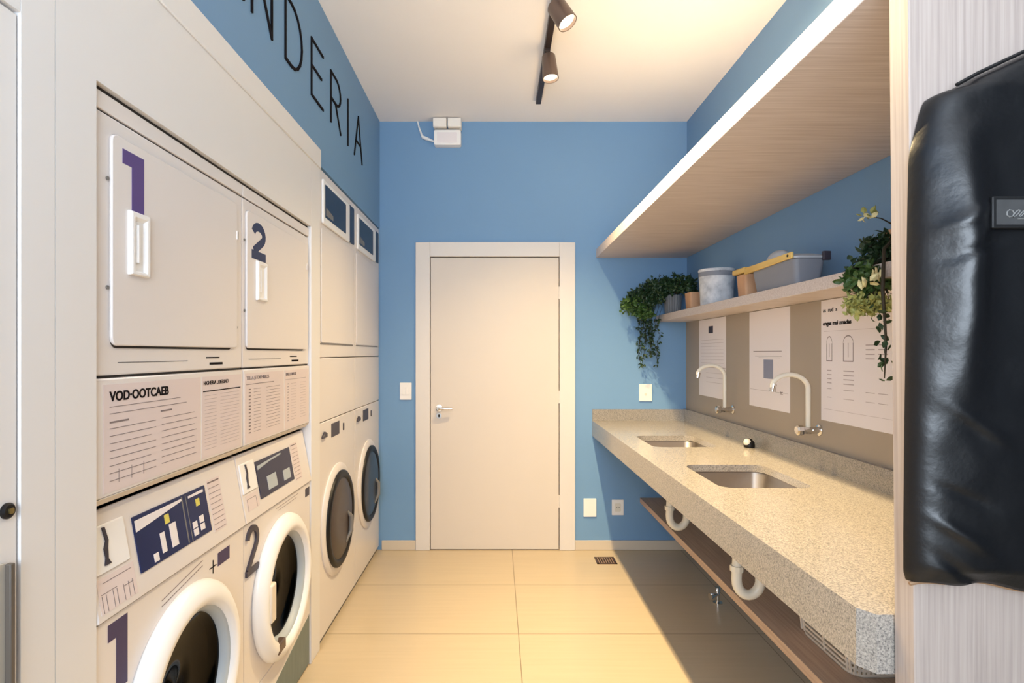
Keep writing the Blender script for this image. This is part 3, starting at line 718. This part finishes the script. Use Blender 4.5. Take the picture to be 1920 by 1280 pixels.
# upright ribs: dense on the short ends, sparse on the long sides
def rib(mb, pa, pb, wx, wy):
    mb.loft([[(pa[0]-wx,pa[1]-wy,pa[2]),(pa[0]+wx,pa[1]-wy,pa[2]),(pa[0]+wx,pa[1]+wy,pa[2]),(pa[0]-wx,pa[1]+wy,pa[2])],
             [(pb[0]-wx,pb[1]-wy,pb[2]),(pb[0]+wx,pb[1]-wy,pb[2]),(pb[0]+wx,pb[1]+wy,pb[2]),(pb[0]-wx,pb[1]+wy,pb[2])]])
za, zb_ = Z0+.01, Z1-.005
for i in range(13):
    x = BX0+.03+(BX1-BX0-.06)*i/12
    for yy0, yy1 in ((BY0+.024, BY0+.002), (BY1-.024, BY1-.002)): rib(body, (x, yy0, za), (x, yy1, zb_), .004, .0018)
for i in range(5):
    y = BY0+.035+(BY1-BY0-.07)*[0,.06,.5,.94,1][i]
    for xx0, xx1 in ((BX0+.024, BX0+.002), (BX1-.024, BX1-.002)): rib(body, (xx0, y, za), (xx1, y, zb_), .0018, .004)
obj('body', body, BASK, bk, smooth=35)
rimm = MB(); rimm.loft([bloop(.985,-.008), bloop(1.02,-.008), bloop(1.02,.006), bloop(.985,.006), bloop(.985,-.008)], False, False)
obj('rim', rimm, BASK, bk, smooth=35)

# ------------------------------------------------------------------ notices on the taupe wall
XP = XR-.006
def notice(y0, y1, label):     # y0 far, y1 near
    return tag(obj('paper_notice', MB().box(XP-.0012, XP-.0002, y1, y0, 1.136, 1.634), PAPER, origin=(XP, (y0+y1)/2, 1.136)), label, 'notice')
XI = XP-.0012
def rlines(rows, th=.0016):
    mb = MB()
    for a, b, z, *k in rows:
        h = k[0] if k else th; mb.box(XI-.0004, XI, b, a, z-h/2, z+h/2)
    return mb
n1 = notice(3.83, 3.386, 'white paper notice farthest along the taupe wall, with a small dark square')
obj('dark_square', rlines([(3.66, 3.585, 1.565, .045)]), CHAR, n1)
obj('printed_text', rlines([(3.80, 3.42, 1.50-.021*i, .0014) for i in range(8)]+[(3.70,3.39,1.325,.004),(3.70,3.42,1.29),(3.70,3.42,1.26),(3.70,3.42,1.23)]), PALEINK, n1)
n2 = notice(3.068, 2.644, 'middle white paper notice with a grey blue rectangle')
obj('blue_rectangle', rlines([(2.905, 2.805, 1.335, .095)]), mat('grey_blue_print', (134,140,162), .6), n2)
obj('printed_text', rlines([(3.02,2.72,1.425,.003),(3.0,2.72,1.40),(2.96,2.74,1.3925),(3.06,2.66,1.225,.001)]), GINK, n2)
text('footer', 'PC', .022, on_right(XI-.0006, 2.735, 1.215), GINK, n2)
n3 = notice(2.389, 1.93, 'nearest and widest white paper notice with machine drawings and rows of text')
text('heading', 'as  rud  a', .024, on_right(XI-.0006, 2.375, 1.585, 1.1, 1), INK, n3)
text('subheading', 'ongas mai zmadas', .024, on_right(XI-.0006, 2.375, 1.53, 1.1, 1), INK, n3, offset=.0006)
rw_ = [(2.37,2.02,1.505,.001)]
for c0, c1 in ((2.345,2.315),(2.235,2.17),(2.10,2.05),(2.03,1.98)):
    for i in range(4): rw_.append((c0, c1, 1.345-.017*i-(.0 if c0 > 2.15 else -.10), .004))
    rw_.append((c0, c1, 1.27, .0025)); rw_.append((c0, c1, 1.235, .002))
rw_ += [(2.37,1.94,1.185,.001)]
obj('printed_text', rlines(rw_), PALEINK, n3)
dw = MB()
for c, w_ in ((2.33,.02),(2.205,.032)):
    for a in range(24):
        q0, q1 = a*PI/24, (a+1)*PI/24
        y_0, y_1 = c+w_*math.cos(q0), c+w_*math.cos(q1); z_0, z_1 = 1.455+.03*math.sin(q0), 1.455+.03*math.sin(q1)
        dw.loft([[(XI-.0004,y_0,z_0),(XI-.0004,y_1,z_1),(XI-.0004,y_1,z_1-.004),(XI-.0004,y_0,z_0-.004)],[(XI,y_0,z_0),(XI,y_1,z_1),(XI,y_1,z_1-.004),(XI,y_0,z_0-.004)]])
    dw.box(XI-.0004, XI, c-w_, c-w_+.003, 1.385, 1.455).box(XI-.0004, XI, c+w_-.003, c+w_, 1.385, 1.455).box(XI-.0004, XI, c-w_, c+w_, 1.382, 1.386).box(XI-.0004, XI, c-.001, c+.001, 1.40, 1.455)
obj('machine_drawing', dw, GINK, n3)

# ------------------------------------------------------------------ things on the lower shelf
SH = 1.6842
def bucket(y, x, r, h):
    t = thing('tin_bucket', (x, y, SH), 'mottled white tin bucket on the narrow shelf, left of the grey bin', 'bucket')
    obj('body', MB().lathe('z', (x,y,SH), [(r*.9,0),(r,h*.93),(r*1.03,h*.95),(r*1.03,h),(r*.98,h),(r*.95,h*.9),(r*.86,.006)], 40, True, True), GALV, t, smooth=40)
    obj('band', MB().lathe('z', (x,y,SH), [(r*1.0,h*.80),(r*1.012,h*.82),(r*1.012,h*.90),(r*1.0,h*.93)], 40), GBIN, t)
    pts = [(x-.02, y-r*1.02, SH+h*.9)]+[(x-.02-math.sin(PI*i/10)*.0, y-r*1.02*math.cos(PI*i/10), SH+h*.9+.012*math.sin(PI*i/10)) for i in range(1,10)]+[(x-.02, y+r*1.02, SH+h*.9)]
    obj('handle', MB().tube(pts, .0025, 6), STEELD, t)
bucket(3.24, 1.252, .098, .205)
def claypot(name, x, y, w_, h, label, rimmat=None):
    t = thing(name, (x, y, SH), label, 'pot')
    L = lambda s_, z: [(x+a*s_, y+b*s_, SH+z) for a, b in rrect(-w_, w_, -w_, w_, w_*.25, 4)]
    obj('body', MB().loft([L(.86,0), L(1,h), L(.92,h), L(.80,.01)], True, True), TERRA, t, smooth=40)
    obj('soil', MB().loft([L(.90,h-.012), L(.90,h-.010)]), SOIL, t)
    return t
cp = claypot('clay_pot', 1.265, 3.62, .055, .115, 'small square peach clay pot between the dark plant and the tin bucket')
cp2 = claypot('clay_pot', 1.25, 2.80, .052, .115, 'peach clay pot with a yellow band between tin bucket and grey bin')
obj('yellow_band', MB().box(1.185, 1.315, 2.73, 2.87, SH+.120, SH+.146), WOODY, cp2, bevel=.006, label='yellow wooden lid')

gb = thing('storage_bin', (1.215, 2.38, SH), 'grey plastic bin with a yellow wooden handle bar and domed lid', 'bin')
def bl(ins, z, r=.02): return [(x, y, SH+z) for x, y in rrect(1.150+ins, 1.275-ins, 2.20+ins*1.2, 2.57-ins*1.2, r, 5)]
obj('body', MB().loft([bl(.012,0), bl(0,.098), bl(.004,.100), bl(.015,.02)], True, True), GBIN, gb, smooth=40)
obj('lid', MB().loft([bl(-.005,.100), bl(-.005,.108), bl(.008,.116), bl(.025,.122), bl(.05,.124)], True, True), mat('pale_grey_lid',(176,182,190),.5), gb, smooth=40, label='paler grey lid')
dome = MB().loft([[(1.225+.045*c*math.cos(q*PI/12), 2.47+.085*c*math.sin(q*PI/12), SH+.12+.058*math.sqrt(max(0,1-c*c))) for q in range(24)] for c in (1,.95,.8,.6,.35,.02)], True, True)
obj('dome', dome, mat('pale_grey_dome',(186,192,200),.5), gb, smooth=60, label='domed lid top')
obj('handle', MB().loft([[(1.138,2.20,SH+.100),(1.148,2.20,SH+.100),(1.148,2.20,SH+.124),(1.138,2.20,SH+.124)], [(1.138,2.62,SH+.092),(1.148,2.62,SH+.092),(1.148,2.62,SH+.122),(1.138,2.62,SH+.122)]]), WOODY, gb, bevel=.002, label='yellow wooden bar')
obj('handle_pin', MB().lathe('x', (1.138,2.225,SH+.112), [(.005,0),(.005,-.003)], 12, True, True), GAP, gb)
obj('clip', MB().box(1.255, 1.285, 2.185, 2.199, SH+.09, SH+.125), CHAR, gb, bevel=.003)

# ---- plants
def leaf(mb, p, d, n_, L, W):
    p = Vector(p); d = Vector(d).normalized(); s_ = d.cross(Vector(n_)).normalized()*W/2; u = s_.cross(d).normalized()*L*.12
    a = p; m1 = p+d*L*.35; m2 = p+d*L*.72; e = p+d*L-u*.8
    mb.add([a, m1+s_, m1+u, m1-s_, m2+s_*.75, m2+u*.6, m2-s_*.75, e], [(0,1,2),(0,2,3),(1,4,5,2),(2,5,6,3),(4,7,5),(5,7,6)])
def rv(): return Vector((random.uniform(-1,1), random.uniform(-1,1), random.uniform(-1,1))).normalized()
def clump(mb, sm, root, blobs, per, L, W):
    # blobs: (centre, radii, weight)
    for c, rad, n_ in blobs:
        c = Vector(c)
        for k in range(n_):
            q = rv()*random.random()**.4
            tip = c+Vector((q.x*rad[0], q.y*rad[1], q.z*rad[2]))
            if tip.x > XR-.02: tip.x = XR-.02-random.random()*.03
            if tip.y > D-.02: tip.y = D-.02-random.random()*.03
            if k % 3 == 0:
                b = Vector(root)+(c-Vector(root))*random.uniform(.2,.9)
                if sm is not None: sm.tube([b, b.lerp(tip,.5)+rv()*.01, tip], [.0022,.0016,.001], 4)
            for j in range(per):
                d = (rv()+Vector((0,0,.2))).normalized()
                leaf(mb, tip+rv()*.012, d, rv(), L*random.uniform(.6,1.2), W*random.uniform(.7,1.2))
def keep(mb):      # leaves stay off walls and out of the shelf board
    out = []
    for x, y, z in mb.v:
        x = min(x, XR-.004); y = min(y, D-.004)
        if x > 1.140 and 1.632 < z < 1.688: 
            if y > 1.4: x = 1.140 if x < 1.19 else x; z = z if x <= 1.14 else 1.689
        out.append((x, y, z))
    mb.v = out; return mb
# far plant in ribbed grey pot at the end wall
fp = thing('potted_plant', (1.215, 3.93, SH), 'dark trailing plant in a grey ribbed pot at the end-wall end of the narrow shelf', 'plant')
pot = MB()
def rib_loop(r, z): return [(1.215+(r+.003*(q % 2))*math.cos(q*PI/24), 3.93+(r+.003*(q % 2))*math.sin(q*PI/24), SH+z) for q in range(48)]
pot.loft([rib_loop(.05,0), rib_loop(.058,.13), rib_loop(.052,.13), rib_loop(.050,.11)], True, True)
obj('pot', pot, GPOT, fp, smooth=0)
fo, st = MB(), MB()
root = (1.20, 3.93, SH+.12)
clump(fo, st, root, [((1.20,3.90,SH+.20),(.12,.12,.07),90), ((1.09,3.90,SH+.16),(.11,.12,.09),110), ((1.00,3.92,SH+.10),(.10,.10,.08),90), ((1.26,3.80,SH+.18),(.09,.10,.05),50)], 5, .034, .020)
obj('foliage', keep(fo), LEAFD, fp, smooth=0)
fo2 = MB()
clump(fo2, st, (1.02,3.92,SH+.1), [((.93,3.92,SH+.06),(.08,.09,.06),60), ((1.02,3.93,SH+.02),(.07,.08,.05),50)], 5, .032, .019)
obj('foliage', keep(fo2), LEAF, fp, smooth=0, label='brighter green outer leaves')
fo3 = MB()
for k in range(9):
    x = 1.0+.016*k+random.uniform(-.01,.01); y = 3.97+random.uniform(-.03,.08); z = SH-.01; ln_ = random.uniform(.12,.34)
    pts = [(1.13, y, SH+.11), (x+.03, y, SH+.06), (x, y, z-.03)]
    for i in range(1, 7): pts.append((x+random.uniform(-.012,.012), y+random.uniform(-.01,.01), z-.03-ln_*i/6))
    st.tube(pts, .0014, 4)
    for p in pts[2:]:
        for j in range(5): leaf(fo3, Vector(p)+rv()*.015, rv()+Vector((0,0,-.5)), rv(), .026, .016)
obj('hanging_foliage', keep(fo3), LEAFD, fp, smooth=0)
obj('stem', keep(st), STEM, fp, smooth=0)
obj('soil', MB().lathe('z', (1.215,3.93,SH+.112), [(.001,0),(.049,0)], 24), SOIL, fp)

# near plant, partly behind the partition
npn = thing('potted_plant', (1.285, 1.78, SH), 'bushy green plant with cream blossoms on the narrow shelf, beside the partition', 'plant')
obj('pot', MB().lathe('z', (1.285,1.78,SH), [(.048,0),(.062,.10),(.066,.10),(.066,.115),(.058,.115),(.05,.09)], 32, True, True), TERRA, npn, smooth=40)
obj('soil', MB().lathe('z', (1.285,1.78,SH+.10), [(.001,0),(.056,0)], 24), SOIL, npn)
f1, f2, f3, f4, s1 = MB(), MB(), MB(), MB(), MB()
rt = (1.285, 1.78, SH+.10)
clump(f1, s1, rt, [((1.25,1.80,SH+.055),(.07,.08,.05),70), ((1.19,1.80,SH+.01),(.06,.08,.045),60), ((1.20,1.79,SH+.075),(.05,.06,.025),16)], 5, .028, .017)
clump(f2, s1, rt, [((1.15,1.76,SH-.045),(.075,.07,.045),70), ((1.09,1.70,SH-.06),(.035,.05,.03),22)], 5, .027, .017)
clump(f3, s1, rt, [((1.105,1.70,SH-.125),(.06,.06,.028),75)], 5, .022, .014)
for k in range(5):
    leaf(f4, (1.065+.012*k, 1.66, SH-.085+.008*k), rv()+Vector((-.4,-.2,.3)), (.2,-1,.3), .036, .024)
for k in range(6):
    leaf(f4, (1.078+.010*k, 1.66, SH-.068+.009*k), rv()+Vector((.3,-.2,.3)), (.2,-1,.3), .03, .020)
# tall sprig with one pale leaf tuft
s1.tube([rt, (1.25,1.80,SH+.14), (1.21,1.79,SH+.155), (1.18,1.79,SH+.16)], [.003,.0025,.002,.0012], 5)
for k in range(9): leaf(f3, (1.148+.007*k, 1.79, SH+.166+.004*(k % 3)), rv()+Vector((0,0,.4)), rv(), .026, .018)
for k in range(5): leaf(f4, (1.145+.010*k, 1.785, SH+.158), rv(), rv(), .022, .016)
# trailing branch
s1.tube([(1.23,1.74,SH+.10),(1.13,1.66,SH+.035),(1.085,1.60,SH-.09),(1.09,1.60,SH-.16),(1.095,1.60,SH-.24),(1.09,1.60,SH-.34)], [.004,.005,.005,.004,.003,.0015], 6)
for k in range(8):
    z = SH-.14-.027*k
    for j in range(3): leaf(f1, Vector((1.083+.015*(k % 2), 1.60, z))+rv()*.02, rv()+Vector((0,0,-.2)), rv(), .026, .016)
obj('foliage', keep(f1), LEAFD, npn, smooth=0)
obj('foliage', keep(f2), LEAF, npn, smooth=0, label='mid green leaves')
obj('foliage', keep(f3), LEAFY, npn, smooth=0, label='yellow green leaves')
obj('blossom', keep(f4), LEAFW, npn, smooth=0, label='cream blossoms')
obj('stem', keep(s1), STEM, npn, smooth=40)

# ------------------------------------------------------------------ wall fittings
bx = lambda px: (px-932)/260.0
bz_ = lambda py: CZ-(py-662)/260.0
em = thing('emergency_light', (bx(840), D, bz_(277)), 'white twin-lamp emergency light high on the end wall', 'emergency light')
obj('housing', MB().xz(rrect(bx(815), bx(865), bz_(277), bz_(249), .012), D-.06, D), APPL2, em, bevel=.004)
obj('lamp_head', MB().box(bx(814), bx(839), D-.085, D-.002, bz_(246), bz_(229)), PLATE, em, bevel=.006)
obj('lamp_head', MB().box(bx(841), bx(866), D-.085, D-.002, bz_(246), bz_(229)), PLATE, em, bevel=.006)
obj('face_panel', MB().xz(rrect(bx(821), bx(858), bz_(273), bz_(254), .004), D-.063, D-.06), PAPER, em)
obj('bracket', MB().box(bx(818), bx(862), D-.05, D-.005, bz_(249), bz_(246)), GREY, em)
cbm = MB().tube([(bx(783), D-.008, H-.002),(bx(786), D-.008, bz_(240)),(bx(791), D-.008, bz_(254)),(bx(793), D-.01, bz_(258)),(bx(800), D-.012, bz_(261)),(bx(808), D-.012, bz_(264)),(bx(816), D-.02, bz_(268))], [.005,.006,.007,.012,.013,.009,.007], 8)
obj('cable', cbm, APPL2, em, smooth=60)

def plate(px0, px1, py0, py1, name, label, cat, kind):
    x0, x1, z0, z1 = bx(px0), bx(px1), bz_(py1), bz_(py0)
    t = thing(name, ((x0+x1)/2, D, z0), label, cat)
    obj('cover_plate', MB().xz(rrect(x0, x1, z0, z1, .004), D-.009, D), PLATE, t, bevel=.002)
    cx, cz = (x0+x1)/2, (z0+z1)/2
    if kind == 'switch':
        obj('rocker', MB().box(cx-.024, cx-.002, D-.013, D-.009, cz-.026, cz+.026), PLATE, t, bevel=.001, label='switch rocker')
        obj('rocker', MB().box(cx+.002, cx+.024, D-.0125, D-.009, cz-.026, cz+.026), PLATE, t, bevel=.001)
    elif kind == 'socket':
        obj('socket_face', MB().xz(rrect(cx-.022, cx+.022, cz-.03, cz+.03, .008), D-.011, D-.009), PVC, t, bevel=.001)
        for q in (-.009, .0, .009):
            obj('pin_hole', MB().lathe('y', (cx+q, D-.0112, cz+(.004 if q == 0 else 0)), [(.0028,0),(.0028,-.0004)], 10, True, True), GAP, t)
    elif kind == 'blank':
        obj('centre_cap', MB().lathe('y', (cx, D-.009, cz-.01), [(.009,0),(.009,-.002)], 16, True, True), CREAM, t)
plate(750, 772, 717, 749, 'light_switch', 'white light switch left of the door', 'light switch', 'switch')
plate(1198, 1222, 720, 752, 'wall_outlet', 'white wall plate above the counter', 'wall plate', 'blank')
plate(1094, 1118, 934, 968, 'blank_plate', 'white blank wall plate low beside the door frame', 'wall plate', 'plain')
plate(1147, 1169, 936, 965, 'power_socket', 'white power socket low on the end wall, in the counter shadow', 'socket', 'socket')

# floor drain
dn = thing('floor_drain', (.745, 3.90, 0), 'square dark metal drain grate in the floor near the end wall', 'floor drain')
x0, x1, y0, y1 = .672, .808, 3.815, 3.945
obj('frame', MB().box(x0,x1,y0,y0+.012,0,.003).box(x0,x1,y1-.012,y1,0,.003).box(x0,x0+.012,y0,y1,0,.003).box(x1-.012,x1,y0,y1,0,.003), DRAINM, dn)
gr = MB()
for i in range(7):
    gr.box(x0+.012+.016*i+.004, x0+.012+.016*i+.012, y0+.012, y1-.012, .0005, .0025)
obj('grate', gr, mat('worn_grate_metal', (150,118,98), .45, .3), dn)
obj('well', MB().box(x0+.01, x1-.01, y0+.01, y1-.01, 0, .0008), GAP, dn)

# ------------------------------------------------------------------ black cover hanging on the partition
YB = .996
sc = .985/F
bxp = lambda px: (px-932)*sc
bzp = lambda py: CZ-(py-662)*sc
cxm = bxp(2010)
left = [(60,1995),(66,1985),(100,1922),(125,1868),(150,1815),(172,1775),(178,1752),(186,1740),(205,1733),(285,1713),(310,1711),(500,1708),(800,1704),(1000,1702),(1075,1702),(1088,1706)]
def lx(py):
    for (a, xa), (b, xb_) in zip(left, left[1:]):
        if a <= py <= b: return xa+(xb_-xa)*(py-a)/(b-a)
    return left[-1][1]
bg = thing('garment_cover', (cxm, YB, bzp(1090)), 'large black vinyl garment cover hanging on the pale partition', 'garment cover')
rowsN, colsN = 150, 120
py_list = [60+(1090-60)*i/(rowsN-1) for i in range(rowsN)]
front = []
for i, py in enumerate(py_list):
    row = []
    xl = bxp(lx(py)); xr_ = 2*cxm-xl
    z = bzp(py); hh = min(1, (py-60)/120); hb_ = min(1, (1095-py)/40)
    for j in range(colsN):
        u = -1+2*j/(colsN-1)
        x = cxm+(xr_-xl)/2*u
        e = max(0, 1-abs(u)**7)**.5
        prof = .050*e*(.35+.65*hh)*(.55+.45*hb_)
        wr = 0
        dl = (x-xl)      # distance from left edge
        # vertical soft fold on the left flank and diagonal creases
        prof_s = .030*math.exp(-((dl-.060)/.034)**2)*math.sin(PI*min(1,max(0,(py-230)/560)))
        n_ = noise.noise(Vector((x*9, 0, z*4)))*.005 + noise.noise(Vector((x*22+z*9, 3, z*12)))*.0035*math.exp(-dl/.16) + noise.noise(Vector((x*14-z*8, 7, z*16)))*.0025*math.exp(-dl/.20)
        cr = 0
        for (c0x, c0z, ang, wdt, ln2, amp) in ((.76,1.30,-.6,.008,.05,.008),(.73,1.13,-.55,.008,.05,.010),(.735,1.07,-.6,.010,.05,-.008),(.72,1.62,.5,.010,.05,.007),(.75,1.58,.35,.008,.05,-.006),(.735,1.19,-.4,.008,.04,-.006)):
            dx_, dz_ = x-c0x*1.06, z-(CZ+(c0z-CZ)*1.06); al = dx_*math.cos(ang)+dz_*math.sin(ang); pe = -dx_*math.sin(ang)+dz_*math.cos(ang)
            cr += amp*math.exp(-(pe/wdt)**2-(al/ln2)**2)
        wr = (n_+cr+prof_s)*e
        zz = z
        if i == rowsN-1: pass
        zz += -.012*max(0, (py-1000)/90)*(.5-.5*math.cos((x-xl)*40))*math.exp(-((x-xl-.05)/.06)**2)
        row.append((x, YB-.004-prof-wr, zz + (.012*math.sin((x-xl)*22)*max(0,(py-1040)/50))))
    front.append(row)
mb = MB(); nV = rowsN*colsN
vs = [p for r_ in front for p in r_]+[(p[0], YB, p[2]) for r_ in front for p in r_]
fs = []
for i in range(rowsN-1):
    for j in range(colsN-1):
        a = i*colsN+j; fs.append((a, a+colsN, a+colsN+1, a+1)); a += nV; fs.append((a, a+1, a+colsN+1, a+colsN))
bd = [j for j in range(colsN)]+[i*colsN+colsN-1 for i in range(1,rowsN)]+[(rowsN-1)*colsN+j for j in range(colsN-2,-1,-1)]+[i*colsN for i in range(rowsN-2,0,-1)]
for k in range(len(bd)):
    a, b = bd[k], bd[(k+1) % len(bd)]; fs.append((a, b, nV+b, nV+a))
mb.add(vs, fs)
obj('cover', mb, BAGM, bg, smooth=70)
# piping along the shoulders
pp = [(p[0], YB-.030, p[2]+.002) for p in [front[i][0] for i in range(2, 17)]]
obj('shoulder_piping', MB().tube(pp, .0035, 6), BAGT, bg)
hm = [(front[-1][j][0], YB-.010, front[-1][j][2]-.004) for j in range(0, colsN, 3)]
obj('hem', MB().tube(hm, .0035, 6), HEM, bg, label='thin tan hem')
# clear pocket with a printed mark
sc2 = .942/F
q0, q1, r0, r1 = (1856-932)*sc2, (2040-932)*sc2, CZ+(662-424)*sc2, CZ+(662-378)*sc2
yp = min(front[i][j][1] for i in range(rowsN) for j in range(colsN) if q0-.01 < front[i][j][0] < q1+.01 and r0-.02 < front[i][j][2] < r1+.02)-.001
pk = obj('label_pocket', MB().box(q0-.006, q1+.006, yp, yp+.03, r0-.006, r1+.006), BAGT, bg, bevel=.002)
obj('pocket_window', MB().box(q0, q1, yp-.0008, yp, r0, r1), POCK, pk, label='grey clear window with a pale script mark')
lg = MB()
xx = q0+.022
for k in range(6):
    pts = [(xx+.010*k+.006*math.cos(t_*.9), yp-.0014, r0+.018+.006*math.sin(t_*.9+k)) for t_ in range(8)]
    lg.tube(pts, .0011, 4)
lg.tube([(xx+.012, yp-.0014, r0+.009),(xx+.05, yp-.0014, r0+.011)], .001, 4)
obj('printed_mark', lg, LOGO, pk)
obj('hook', MB().tube([(cxm, YB-.02, bzp(75)), (cxm, YB-.02, bzp(30)), (cxm+.02, YB-.02, bzp(8)), (cxm+.035, YB-.02, bzp(20)), (cxm+.02, YB-.004, bzp(40))], .003, 8), CHROME, bg, smooth=60)
